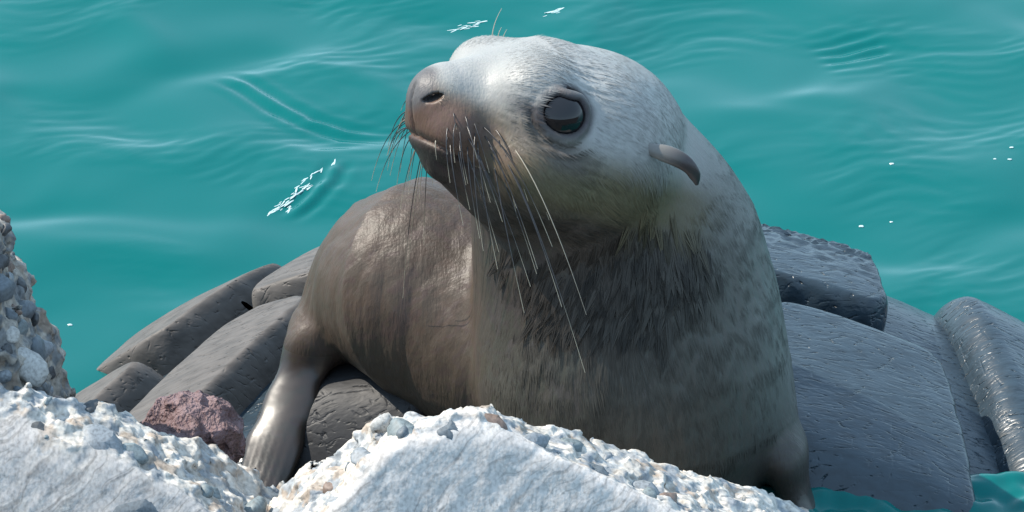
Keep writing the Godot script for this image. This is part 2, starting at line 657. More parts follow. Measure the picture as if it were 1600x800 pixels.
	embed(c, 110, 0.0048, 0.0145, [0, 1, 2, 2, 3, 4, 5, 0], func(p, n, r): return p.y > 0.18 and p.z > 0.30 and p.x > -0.38, 0.28)
	# unseen rubble shore under the photographer, shaped and darkened for the eye reflection
	var bank := StandardMaterial3D.new()
	bank.resource_name = "unseen_bank"
	bank.albedo_color = lin(0.075, 0.075, 0.07)
	bank.roughness = 0.9
	bank.albedo_texture = mat.albedo_texture
	bank.uv1_triplanar = true
	bank.uv1_world_triplanar = true
	bank.uv1_scale = Vector3.ONE * 2.0
	var sv := PackedVector3Array()
	var si := PackedInt32Array()
	for j in 61:
		for i in 81:
			var x := -8.0 + i * 0.2
			var z := 0.5 + 0.15 * j
			var y := -0.05 + 0.30 * smoothstep(0.5, 0.9, z) * 0.3 + 0.14 * maxf(z - 0.9, 0.0)
			y = minf(y, 1.25 + 0.02 * z) + (0.10 * noise_cell.get_noise_2d(x * 2.2, z * 2.2) + 0.05 * noise_a.get_noise_2d(x * 2.0, z * 2.0)) * smoothstep(0.6, 1.2, z)
			sv.append(Vector3(x, minf(y, 1.3), z))
	for j in 60:
		for i in 80:
			var k := j * 81 + i
			si.append_array([k, k + 1, k + 81, k + 1, k + 82, k + 81])
	var ground := put("unseen_shore_terrain", make_mesh(sv, grid_normals(sv, si), si), bank)
	ground.set_meta("kind", "structure")
	ground.set_meta("label", "unseen dark rubble shore added behind the camera, sloping up from the water")
	ground.set_meta("category", "shore")
	# red-brown stone wedged against the tyre
	var red := StandardMaterial3D.new()
	red.resource_name = "red_stone"
	red.vertex_color_use_as_albedo = true
	red.roughness = 0.7
	red.uv1_triplanar = true
	red.uv1_world_triplanar = true
	red.uv1_scale = Vector3.ONE * 12.0
	red.heightmap_enabled = true
	red.heightmap_texture = mat.heightmap_texture
	red.heightmap_scale = 0.3
	var field := func(p: Vector3) -> float:
		var q := p - Vector3(-0.207, 0.150, 0.296)
		var d := blob(q, Vector3.ZERO, Vector3(0.036, 0.030, 0.036))
		d = smax(d, Vector3(-0.55, 0.75, 0.36).normalized().dot(q) - 0.023, 0.006)
		d = smax(d, Vector3(0.25, 0.85, 0.45).normalized().dot(q) - 0.025, 0.006)
		d = smax(d, Vector3(0.55, -0.18, 0.80).normalized().dot(q) - 0.022, 0.005)
		d = smax(d, -(blob(q, Vector3(0.018, -0.012, 0.034), Vector3(0.013, 0.013, 0.016))), 0.005)
		if absf(d) < 0.02:
			d += 0.003 * noise_a.get_noise_3dv(p * 40.0) + 0.006 * (absf(noise_b.get_noise_3dv(p * 45.0)) - 0.25) + 0.0012 * absf(noise_b.get_noise_3dv(p * 140.0))
		return d
	var r := mesh_field(field, Vector3(-0.255, 0.10, 0.245), Vector3(-0.155, 0.20, 0.345), 0.0016, 1.8)
	var col := PackedColorArray()
	for p in r[0]:
		var t := noise_a.get_noise_3dv(p * 60.0)
		var u := noise_c.get_noise_3dv(p * 200.0)
		var base := Vector3(0.085, 0.045, 0.046).lerp(Vector3(0.19, 0.125, 0.128), clampf(0.5 + 0.9 * t + 0.5 * u, 0.0, 1.0))
		col.append(Color(base.x, base.y, base.z))
	var d := put("red_rock", make_mesh(r[0], r[1], r[2], col), red)
	tag(d, "small red-brown stone wedged between the tyre and the lower left slab", "rock")


# ---------------------------------------------------------------- tyre
const TYRE_C := Vector3(0.085, -0.505, 0.04)
const TYRE_YAW := 14.0


func tyre_point(deg: float, s: float, up: float) -> Vector3:
	var y := deg_to_rad(TYRE_YAW)
	var a := Vector3(sin(y), 0, -cos(y))
	var b := Vector3(cos(y), 0, sin(y))
	var t := deg_to_rad(deg)
	var r := 0.645 - 0.36 * pow(s + 0.05, 2.0) - 3.2 * pow(maxf(s - 0.09, 0.0), 2.0) - 15.0 * pow(maxf(-0.15 - s, 0.0), 2.0) + up
	return TYRE_C + a * s + (b * sin(t) + Vector3.UP * cos(t)) * r


func lug(parent: Node, t0: float, t1: float, s0: float, s1: float, cut: float, rough: float, mat: Material, edge := 0.0095) -> void:
	var nu := 46
	var nw := 52
	var v := PackedVector3Array()
	var idx := PackedInt32Array()
	var k := rng.randf() * 40.0
	for j in nw + 1:
		for i in nu + 1:
			# more rows near the edges, where the walls are
			var u := float(i) / nu
			var w := float(j) / nw
			u = lerpf(u, 0.5 - 0.5 * cos(u * PI), 0.75)
			w = lerpf(w, 0.5 - 0.5 * cos(w * PI), 0.75)
			var s := lerpf(s0, s1, w)
			var deg := lerpf(t0, t1, u) * (1.0 - 1.6 * s)
			var half := Vector2(absf(t1 - t0) * 0.5 * 0.0112, absf(s1 - s0) * 0.5)
			var q := Vector2((u * 2.0 - 1.0) * half.x, (w * 2.0 - 1.0) * half.y)
			var wob := 0.0014 * noise_b.get_noise_2d(q.x * 40.0 + k, q.y * 40.0)
			var e := q.abs() - half + Vector2.ONE * 0.028
			var d := -(Vector2(maxf(e.x, 0), maxf(e.y, 0)).length() + minf(maxf(e.x, e.y), 0.0) - 0.028) + wob - 0.001
			# the worn far corner of a lug
			d = minf(d, (half.x * 0.95 - q.x + half.y * 0.55 + q.y * 0.55) * cut + (1.0 - cut) * 9.0) if cut > 0.0 else d
			var up := -0.034
			if d > 0.0:
				var f := clampf(d / edge, 0.0, 1.0)
				up = -0.030 + 0.030 * pow(1.0 - pow(1.0 - f, 2.0), 0.7)
				var p2 := Vector2(deg * 0.0112, s)
				up += 0.0007 * noise_b.get_noise_2d(p2.x * 18.0 + k, p2.y * 18.0) * f
				up += rough * 0.0036 * (noise_ridge.get_noise_2d(p2.x * 34.0 + k + 0.5 * noise_b.get_noise_2d(p2.x * 60.0, p2.y * 60.0), p2.y * 80.0) - 0.3) * smoothstep(-0.01, 0.03, lerpf(-0.02, 0.04, 1.0 - w)) * f
			v.append(tyre_point(deg, s, up))
	for j in nw:
		for i in nu:
			var a := j * (nu + 1) + i
			idx.append_array([a, a + 1, a + nu + 1, a + 1, a + nu + 2, a + nu + 1])
	var n := grid_normals(v, idx)
	for i in n.size():
		if n[i].dot(v[i] - TYRE_C) < 0.0:
			n[i] = -n[i]
	put("tread_lug", make_mesh(v, n, idx), mat, parent)


func build_tyre() -> void:
	var m := StandardMaterial3D.new()
	m.resource_name = "old_rubber"
	m.albedo_color = lin(0.118, 0.104, 0.094)
	m.albedo_texture = noise_texture(61, 0.02, 5, FastNoiseLite.TYPE_SIMPLEX_SMOOTH, FastNoiseLite.FRACTAL_FBM, ramp([[0.0, 0.65], [0.5, 0.9], [1.0, 1.0]]))
	m.roughness = 0.55
	m.metallic_specular = 0.32
	m.uv1_triplanar = true
	m.uv1_world_triplanar = true
	m.uv1_scale = Vector3(4.0, 7.0, 10.0)
	m.heightmap_enabled = true
	m.heightmap_texture = noise_texture(67, 0.012, 4, FastNoiseLite.TYPE_SIMPLEX_SMOOTH, FastNoiseLite.FRACTAL_RIDGED, ramp([[0.0, 0.9], [0.5, 1.0], [0.80, 0.97], [0.90, 0.75], [0.97, 0.2], [1.0, 0.0]]))
	m.heightmap_scale = 0.42
	var root := Node3D.new()
	root.name = "tyre"
	add_child(root)
	tag(root, "huge black rubber tyre with worn tread lugs lying half sunk under the seal", "tyre")
	var wet: StandardMaterial3D = m.duplicate()
	wet.resource_name = "wet_sky_blue_rubber"
	wet.albedo_color = lin(0.026, 0.043, 0.058)  # wet, with the blue of the reflected sky put into the albedo
	wet.roughness = 0.3
	wet.heightmap_scale = 0.5
	wet.metallic_specular = 0.42
	var damp: StandardMaterial3D = m.duplicate()
	damp.resource_name = "damp_rubber"
	damp.albedo_color = lin(0.034, 0.034, 0.036)
	damp.roughness = 0.5
	# carcass: a lathe from bead to bead
	var prof: Array[Vector2] = []
	prof.append(Vector2(0.08, 0.30))
	prof.append(Vector2(0.17, 0.36))
	prof.append(Vector2(0.19, 0.46))
	prof.append(Vector2(0.18, 0.54))
	for k in 31:
		prof.append(Vector2(lerpf(0.165, -0.285, k / 30.0), -1.0))
	prof.append(Vector2(-0.30, 0.54))
	prof.append(Vector2(-0.31, 0.46))
	prof.append(Vector2(-0.29, 0.36))
	prof.append(Vector2(-0.20, 0.30))
	var v := PackedVector3Array()
	var idx := PackedInt32Array()
	var rings := 200
	for k in rings + 1:
		for q in prof:
			var deg := 360.0 * k / rings
			if q.y < 0.0:
				v.append(tyre_point(deg, q.x, -0.029 + 0.0012 * noise_b.get_noise_3d(cos(deg_to_rad(deg)) * 12.0, sin(deg_to_rad(deg)) * 12.0, q.x * 14.0)))
			else:
				var p := tyre_point(deg, q.x, 0.0)
				var y := deg_to_rad(TYRE_YAW)
				var mid := TYRE_C + Vector3(sin(y), 0, -cos(y)) * q.x
				v.append(mid + (p - mid).normalized() * q.y)
	var w := prof.size()
	for k in rings:
		for j in w - 1:
			var a := k * w + j
			idx.append_array([a, a + 1, a + w, a + 1, a + w + 1, a + w])
	var n := grid_normals(v, idx)
	put("carcass", make_mesh(v, n, idx), wet, root)
	# two rows of lugs
	for q in [[-60, -48], [-47, -33.5], [-27.5, -20.5], [-17, -7], [-4.5, 4.5], [8, 20.5], [40, 53]]:
		lug(root, q[0], q[1], 0.012, -0.232, 0.0, 0.0, wet if q[0] > 0 else damp if q[0] > -20 else m)
	lug(root, 23.5, 36.0, 0.150, -0.225, 0.0, 0.12, wet, 0.026)
	for q in [[-61, -49], [-48, -36], [-31, -21], [-18, -8], [-5, 2.5], [5.5, 17.5], [39, 52]]:
		lug(root, q[0], q[1], 0.150, 0.035, 0.0, 1.0 if q[0] > 0 else 0.05, wet if q[0] > 0 else m)


# ---------------------------------------------------------------- the seal
const NECK := [Vector3(0.0424, 0.3099, 0.2150), Vector3(0.0675, 0.2413, 0.2100), Vector3(0.0745, 0.2040, 0.2150), Vector3(0.0776, 0.1690, 0.2250), Vector3(0.0843, 0.1330, 0.2250), Vector3(0.0889, 0.0800, 0.2300)]
const NECK_R := [0.074, 0.089, 0.094, 0.098, 0.095, 0.060]
const TRUNK := [Vector3(0.0776, 0.1590, 0.2150), Vector3(0.0064, 0.1534, 0.1600), Vector3(-0.0626, 0.1724, 0.1250), Vector3(-0.0800, 0.1670, 0.1100), Vector3(-0.1000, 0.1550, 0.1020), Vector3(-0.1307, 0.1319, 0.1150)]
const TRUNK_R := [0.080, 0.076, 0.069, 0.050, 0.033, 0.020]
const HIND := [Vector3(-0.1307, 0.1319, 0.1150), Vector3(-0.1405, 0.1229, 0.1350), Vector3(-0.1506, 0.0993, 0.1550), Vector3(-0.1620, 0.0786, 0.1800), Vector3(-0.1750, 0.0420, 0.2180)]
const HIND_R := [0.018, 0.0150, 0.0165, 0.0180, 0.0185]
const FORE := [Vector3(0.1560, 0.1577, 0.2350), Vector3(0.1765, 0.1209, 0.2550), Vector3(0.1890, 0.0784, 0.2650), Vector3(0.1952, 0.0325, 0.2700), Vector3(0.200, -0.02, 0.285)]
const FORE_R := [0.025, 0.0145, 0.010, 0.010, 0.010]
const HIND_N := Vector3(-0.35, 0.45, 0.82)

var eye_at: Array[Vector3] = []
var eye_n: Array[Vector3] = []
const EYE_R := 1.62


func to_head(p: Vector3) -> Vector3:
	var q := (p - HO) * 100.0
	return Vector3(q.dot(HF), q.dot(HH), q.dot(HL))


func from_head(q: Vector3) -> Vector3:
	return HO + (HF * q.x + HH * q.y + HL * q.z) * 0.01


func dir_head(q: Vector3) -> Vector3:
	return HF * q.x + HH * q.y + HL * q.z


# head in its own axes and centimetres: x to the nose, y to the crown, z to the left cheek
func head_base(q: Vector3) -> float:
	var s := Vector3(q.x, q.y, absf(q.z))
	var d := blob(q, Vector3(-0.8, -0.5, 0.0), Vector3(7.4, 6.4, 7.2))
	d = smin(d, capsule(q, Vector3(3.0, -1.3, 0), Vector3(7.3, -1.6, 0), 4.7, 2.75), 1.8)
	d = smin(d, capsule(q, Vector3(2.6, 1.5, 0), Vector3(8.2, -0.55, 0), 3.7, 2.05), 1.5)
	d = smin(d, capsule(q, Vector3(1.5, -3.3, 0), Vector3(6.5, -4.0, 0), 3.6, 1.6), 1.4)
	d = smin(d, (s - Vector3(7.3, -2.1, 1.55)).length() - 2.1, 0.8)
	d = smin(d, (s - Vector3(2.6, -2.4, 4.2)).length() - 3.2, 1.8)
	d = smin(d, (s - Vector3(4.6, 1.8, 3.6)).length() - 2.25, 2.0)
	d = smin(d, blob(q, Vector3(9.0, -0.85, 0), Vector3(1.4, 1.15, 1.4)), 1.2)
	return d


func mouth_height(x: float) -> float:
	return -3.55 - 0.035 * pow(9.4 - x, 2.0)


func head_field(q: Vector3) -> float:
	var d := head_base(q)
	var s := Vector3(q.x, q.y, absf(q.z))
	if q.x > 4.5 and absf(d) < 1.5:
		# mouth line
		var ym := mouth_height(q.x)
		d += 0.22 * gauss(q.y - ym, 0.17) * smoothstep(5.0, 7.0, q.x)
		d -= 0.10 * gauss(q.y - ym + 0.62, 0.36) * smoothstep(5.5, 7.5, q.x)
		# cleft under the nose
		if q.x > 8.0:
			d += 0.24 * gauss(q.z, 0.17) * smoothstep(-3.7, -3.1, q.y) * (1.0 - smoothstep(-1.0, -0.4, q.y))
			# nostrils
			var c := s - Vector3(9.85, -0.95, 1.3)
			var w := Vector3(c.x * 0.8 + c.y * 0.6, c.y * 0.8 - c.x * 0.6, c.z)
			d = smax(d, -blob(w, Vector3.ZERO, Vector3(0.20, 0.66, 0.8)), 0.10)
	if eye_at.size() == 2:
		for k in 2:
			var o := q - eye_at[k]
			if o.length_squared() < 9.0:
				var up := o.dot(eye_n[k])
				var out := (o - eye_n[k] * up).length()
				# socket, then the rim of the lids round the ball
				d = smax(d, -(o.length() - EYE_R - 0.05), 0.2)
				# an almond of lids that lies on the ball, the upper one heavier
				var b := o.dot(Vector3(0.12, 1.0, 0.0).normalized())
				var a := sqrt(maxf(out * out - b * b, 0.0))
				var ring := sqrt(pow(a / 1.46, 2.0) + pow(b / 1.34, 2.0))
				var rr := out / maxf(ring, 0.3)
				var rim := Vector2(out - rr - 0.10, up - sqrt(maxf(2.72 - rr * rr, 0.1))).length() - 0.25
				d = smin(d, rim, 0.45)
				# folds below and in front of the eye
				var low := o.dot(Vector3(0.10, -1.0, 0.0).normalized())
				if low > 0.0:
					d += 0.13 * sin((out - 1.9) * 6.6 + 0.8 * noise_b.get_noise_3dv(q * 0.8)) * smoothstep(1.7, 2.0, out) * (1.0 - smoothstep(2.5, 3.0, out)) * smoothstep(0.6, 1.5, low)
	return d


func chain(p: Vector3, pts: Array, radii: Array) -> float:
	var d := 1e9
	for k in pts.size() - 1:
		d = minf(d, capsule(p, pts[k], pts[k + 1], radii[k], radii[k + 1]))
	return d


func chain_smooth(p: Vector3, pts: Array, radii: Array, k: float) -> float:
	var d := capsule(p, pts[0], pts[1], radii[0], radii[1])
	for j in range(1, pts.size() - 1):
		d = smin(d, capsule(p, pts[j], pts[j + 1], radii[j], radii[j + 1]), k)
	return d


func seal_field(p: Vector3) -> float:
	var far := (p - HO).length()
	var neck := chain_smooth(p, NECK, NECK_R, 0.02)
	var trunk := chain_smooth(p, TRUNK, TRUNK_R, 0.02)
	var d := smin(neck, trunk, 0.008)
	# hind flipper, flat, with ridges along its toes
	if p.x < -0.05:
		var n := HIND_N.normalized()
		var q := p
		var t := clampf((p - HIND[0]).dot(HIND[4] - HIND[0]) / (HIND[4] - HIND[0]).length_squared(), 0.0, 1.0)
		var on: Vector3 = HIND[0].lerp(HIND[4], t)
		var flat := lerpf(1.0, 3.4, smoothstep(0.05, 0.4, t))
		q = p + n * (p - on).dot(n) * (flat - 1.0)
		var f := chain_smooth(q, HIND, HIND_R, 0.012) / lerpf(1.0, 2.1, smoothstep(0.05, 0.4, t))
		var across := (p - on).dot(n.cross(HIND[4] - HIND[0]).normalized())
		f += 0.00022 * sin(across * 1100.0) * smoothstep(0.45, 0.9, t)
		d = smin(d, f, 0.012)
	if p.x > 0.1:
		var q := p
		q.z = FORE[1].z + (p.z - FORE[1].z) * 0.55
		d = smax(d, -blob(p, Vector3(0.150, 0.106, 0.325), Vector3(0.024, 0.030, 0.034)), 0.012)
		d = smin(d, chain_smooth(q, FORE, FORE_R, 0.012), 0.010)
	if far < 0.2:
		var h := head_field(to_head(p)) * 0.01
		d = smin(d, h, 0.016)
	elif far < 0.3:
		d = minf(d, far - 0.12)
	if absf(d) < 0.012:
		# skin folds on the throat, and the lie of the wet fur
		var f := smoothstep(0.30, 0.24, p.y) * smoothstep(0.10, 0.16, p.y)
		d += 0.0012 * f * noise_ridge.get_noise_3d(p.x * 26.0, p.y * 5.0, p.z * 26.0)
		d += 0.0003 * noise_a.get_noise_3dv(p * 30.0) - lerpf(0.00015, 0.0006, smoothstep(-0.03, 0.02, p.x)) * streaks(p, to_head(p))
	return d


func rear_at(p: Vector3) -> float:
	return smoothstep(0.02, -0.05, p.x + (p.y - 0.3) * 0.4) * smoothstep(0.32, 0.24, p.y) * smoothstep(0.31, 0.20, p.z)


func coat(p: Vector3) -> Vector3:
	var q := to_head(p)
	var n1 := noise_a.get_noise_3dv(p * 16.0)
	var n2 := noise_c.get_noise_3dv(p * 70.0)
	# body: silver along the back of the neck, darker down the chest (head shade put into the tone), brown behind
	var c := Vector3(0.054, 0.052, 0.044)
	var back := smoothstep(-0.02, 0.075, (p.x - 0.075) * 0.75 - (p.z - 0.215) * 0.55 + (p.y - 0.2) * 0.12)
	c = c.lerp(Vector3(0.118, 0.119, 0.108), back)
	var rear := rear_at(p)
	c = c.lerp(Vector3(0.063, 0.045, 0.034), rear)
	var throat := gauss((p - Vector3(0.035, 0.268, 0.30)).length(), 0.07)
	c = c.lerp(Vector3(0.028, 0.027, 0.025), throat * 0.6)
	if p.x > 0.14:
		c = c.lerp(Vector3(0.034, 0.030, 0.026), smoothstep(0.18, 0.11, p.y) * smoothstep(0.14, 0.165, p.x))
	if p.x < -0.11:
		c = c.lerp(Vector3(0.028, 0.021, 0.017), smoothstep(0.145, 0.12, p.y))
	if q.length() < 17.0:
		var az := absf(q.z)
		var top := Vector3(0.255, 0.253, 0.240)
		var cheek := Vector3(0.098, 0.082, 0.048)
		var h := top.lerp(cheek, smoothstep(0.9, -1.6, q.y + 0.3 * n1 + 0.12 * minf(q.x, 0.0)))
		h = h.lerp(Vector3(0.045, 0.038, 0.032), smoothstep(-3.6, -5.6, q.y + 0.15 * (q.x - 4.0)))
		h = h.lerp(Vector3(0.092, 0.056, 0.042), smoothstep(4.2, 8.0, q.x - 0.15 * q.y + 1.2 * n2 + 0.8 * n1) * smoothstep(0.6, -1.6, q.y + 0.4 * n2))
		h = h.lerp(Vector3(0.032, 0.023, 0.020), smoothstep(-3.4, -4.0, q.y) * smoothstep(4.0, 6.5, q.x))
		# bare nose leather
		h = h.lerp(Vector3(0.085, 0.080, 0.080), smoothstep(1.7, 1.0, (q - Vector3(10.2, -0.7, 0.0)).length() * 0.9))
		for k in eye_at.size():
			var o := (q - eye_at[k]).length()
			h = h.lerp(Vector3(0.045, 0.04, 0.042), 1.0 - smoothstep(1.8, 2.35 + 0.25 * n2, o))
			var front := q - eye_at[k] - Vector3(1.7, -0.75, 0.0)
			h = h.lerp(Vector3(0.045, 0.04, 0.042), 0.9 * gauss(Vector2(front.x * 0.7 + front.y * 0.5, (front.y - 0.4 * front.x) * 2.0).length(), 1.0))
			var under := q - eye_at[k] - Vector3(-0.3, -2.2, 0.0)
			h = h.lerp(Vector3(0.085, 0.075, 0.066), 0.75 * gauss(Vector2(under.x * 0.5, under.y * 1.3).length(), 1.1))
			# tear stain towards the nose
			var t := q - eye_at[k] - Vector3(1.6, -1.3, 0.0)
			h = h.lerp(Vector3(0.10, 0.085, 0.075), 0.7 * gauss(t.length(), 1.7))
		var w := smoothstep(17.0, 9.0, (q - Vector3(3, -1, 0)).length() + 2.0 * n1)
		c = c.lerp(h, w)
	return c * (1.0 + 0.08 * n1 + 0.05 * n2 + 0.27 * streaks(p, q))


# wet hair parts into darker and lighter locks along its lie
func streaks(p: Vector3, q: Vector3) -> float:
	var head := smoothstep(11.5, 8.5, (q - Vector3(2, 0, 0)).length())
	var f := 0.0
	if head > 0.0:
		var o := q - Vector3(10.5, 0.0, 0.0)
		var a := atan2(o.z, o.y)
		var locks := 0.35 + 0.9 * gauss((q - Vector3(2.0, 4.2, 4.6)).length(), 2.2) + 0.9 * gauss((q - Vector3(5.6, 0.2, 4.4)).length(), 1.8) + 0.8 * gauss((q - Vector3(1.0, -3.0, 6.5)).length(), 2.8)
		f += head * locks * noise_c.get_noise_3d(a * 15.0, o.length() * 0.22, 3.0) * (0.75 + 0.7 * noise_b.get_noise_3dv(p * 20.0))
	if head < 1.0:
		var rear := rear_at(p)
		var ruff := gauss((p - Vector3(0.055, 0.270, 0.305)).length(), 0.052)
		var down := 0.11 * noise_c.get_noise_3d(p.x * 170.0, p.y * 18.0, p.z * 170.0) + 0.9 * ruff * noise_c.get_noise_3d(p.x * 70.0, p.y * 10.0, p.z * 70.0)
		var along := noise_c.get_noise_3d((p.x * 0.5 - p.y * 0.8) * 70.0, (p.x * 0.8 + p.y * 0.5) * 10.0, p.z * 60.0)
		f += (1.0 - head) * lerpf(down, along * 0.4, rear)
	return f


# which way the hair lies
func hair_way(p: Vector3, n: Vector3) -> Vector3:
	var q := to_head(p)
	var away := dir_head((q - Vector3(11.0, 0.0, 0.0)).normalized())
	var w := smoothstep(12.0, 6.0, (q - Vector3(2, 0, 0)).length())
	var d := Vector3(0.15, -1.0, -0.05)
	var rear := rear_at(p)
	d = d.lerp(Vector3(-0.75, -0.5, -0.1), rear)
	d = d.normalized().lerp(away, w)
	d += 0.28 * Vector3(noise_b.get_noise_3dv(p * 25.0), noise_b.get_noise_3dv(p * 25.0 + Vector3.ONE * 20.0), noise_b.get_noise_3dv(p * 25.0 + Vector3.ONE * 40.0))
	d -= n * d.dot(n)
	return d.normalized()


func place_eyes() -> void:
	for side in [1.0, -1.0]:
		var n := Vector3(0.32, 0.15, side * 0.93).normalized()
		var start := Vector3(3.1, 1.0, side * 4.6) + n * 8.0
		for k in 60:
			var d := head_base(start)
			start -= n * d * 0.8
		eye_n.append(n)
		eye_at.append(start - n * 0.75)


func tube(pts: PackedVector3Array, radii: PackedFloat32Array, sides: int, colors := PackedColorArray(), first := Vector3.ZERO, flat := 1.0) -> ArrayMesh:
	var v := PackedVector3Array()
	var n := PackedVector3Array()
	var c := PackedColorArray()
	var idx := PackedInt32Array()
	var side := Vector3.ZERO
	for k in pts.size():
		var t := (pts[mini(k + 1, pts.size() - 1)] - pts[maxi(k - 1, 0)]).normalized()
		if side == Vector3.ZERO:
			side = t.cross(Vector3(0.3, 0.5, 0.8)).normalized() if first == Vector3.ZERO else first
		side = (side - t * side.dot(t)).normalized()
		var up := t.cross(side)
		for j in sides:
			var a := TAU * j / sides
			v.append(pts[k] + (side * cos(a) * flat + up * sin(a)) * radii[k])
			n.append((side * cos(a) + up * sin(a) * flat).normalized())
			if colors.size():
				c.append(colors[k])
	for k in pts.size() - 1:
		for j in sides:
			var a := k * sides + j
			var b := k * sides + (j + 1) % sides
			idx.append_array([a, a + sides, b, b, a + sides, b + sides])
	v.append(pts[0])
	n.append((pts[0] - pts[1]).normalized())
	v.append(pts[-1])
	n.append((pts[-1] - pts[-2]).normalized())
	if colors.size():
		c.append(colors[0])
		c.append(colors[-1])
	var last := (pts.size() - 1) * sides
	for j in sides:
		idx.append_array([v.size() - 2, j, (j + 1) % sides, v.size() - 1, last + (j + 1) % sides, last + j])
	return make_mesh(v, n, idx, c)


func build_seal() -> void:
	place_eyes()
	var root := Node3D.new()
	root.name = "fur_seal"
	add_child(root)
	root.position = Vector3(0.02, 0.08, 0.17)
	tag(root, "young grey-brown fur seal sitting on the tyre with its head raised to the left", "seal")
	var part := Node3D.new()
	var back := -root.position
	part.free()
	# body
	var r := mesh_field(seal_field, Vector3(-0.24, -0.04, 0.0), Vector3(0.24, 0.46, 0.42), BODY_CELL)
	var v: PackedVector3Array = r[0]
	var n: PackedVector3Array = r[1]
	var c := PackedColorArray()
	c.resize(v.size())
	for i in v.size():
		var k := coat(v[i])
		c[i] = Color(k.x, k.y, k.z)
	var skin := StandardMaterial3D.new()
	skin.resource_name = "damp_fur"
	skin.vertex_color_use_as_albedo = true
	skin.roughness = 0.47
	skin.metallic_specular = 0.36
	skin.uv1_triplanar = true
	skin.uv1_scale = Vector3(40.0, 9.0, 40.0)
	skin.heightmap_enabled = true
	skin.heightmap_texture = noise_texture(83, 0.02, 4)
	skin.heightmap_scale = 0.035
	var bare := StandardMaterial3D.new()
	bare.resource_name = "wet_bare_skin"
	bare.vertex_color_use_as_albedo = true
	bare.roughness = 0.34
	bare.metallic_specular = 0.5
	# one surface, two finishes: fur, and the wet bare skin of flippers, nose and lips
	var all_idx: PackedInt32Array = r[2]
	var furry := PackedInt32Array()
	var naked := PackedInt32Array()
	for t in range(0, all_idx.size(), 3):
		var p := v[all_idx[t]]
		var q := to_head(p)
		var is_bare := (p.x < -0.122 and p.y < 0.128) or (p.x > 0.17 and p.y < 0.10) 
		if is_bare:
			naked.append_array([all_idx[t], all_idx[t + 1], all_idx[t + 2]])
		else:
			furry.append_array([all_idx[t], all_idx[t + 1], all_idx[t + 2]])
	var whole := make_mesh(v, n, furry, c)
	var arrays := whole.surface_get_arrays(0)
	arrays[Mesh.ARRAY_INDEX] = naked
	whole.add_surface_from_arrays(Mesh.PRIMITIVE_TRIANGLES, arrays)
	whole.surface_set_material(0, skin)
	whole.surface_set_material(1, bare)
	var body := put("body", whole, null, root)
	body.position = back
	body.set_meta("label", "sleek body with silver-grey crown and brown rump")
	# eyes
	var em := StandardMaterial3D.new()
	em.resource_name = "eye"
	em.albedo_color = lin(0.006, 0.005, 0.006)
	em.roughness = 0.03
	em.metallic_specular = 0.46
	for k in 2:
		var s := SphereMesh.new()
		s.radius = EYE_R * 0.01
		s.height = EYE_R * 0.02
		s.radial_segments = 48
		s.rings = 24
		var e := put("eye", s, em, root)
		e.position = from_head(eye_at[k]) + back
	# ears: a small rolled pinna that hangs backwards
	var ear_mat := StandardMaterial3D.new()
	ear_mat.resource_name = "ear_skin"
	ear_mat.vertex_color_use_as_albedo = true
	ear_mat.roughness = 0.38
	ear_mat.metallic_specular = 0.55
	for side in [1.0, -1.0]:
		var pts := PackedVector3Array()
		var rad := PackedFloat32Array()
		var col := PackedColorArray()
		for k in 15:
			var t := k / 14.0
			var q := Vector3(-2.4 - 3.9 * t, 1.35 + 0.45 * sin(t * 2.4) - 1.0 * t * t * t, side * (5.9 + 2.2 * sin(t * 2.1)))
			pts.append(from_head(q) + back)
			rad.append(0.0056 * (0.55 + 0.45 * smoothstep(0.0, 0.35, t)) * lerpf(1.0, 0.62, smoothstep(0.4, 1.0, t)) * (1.0 if k < 13 else 0.72 if k == 13 else 0.3))
			var cc := Vector3(0.13, 0.122, 0.112).lerp(Vector3(0.024, 0.018, 0.017), smoothstep(0.22, 0.62, t))
			col.append(Color(cc.x, cc.y, cc.z))
		put("ear", tube(pts, rad, 18, col, HL * side, 0.55), ear_mat, root)
	build_fur(root, back, v, n, r[2])
	build_whiskers(root, back)


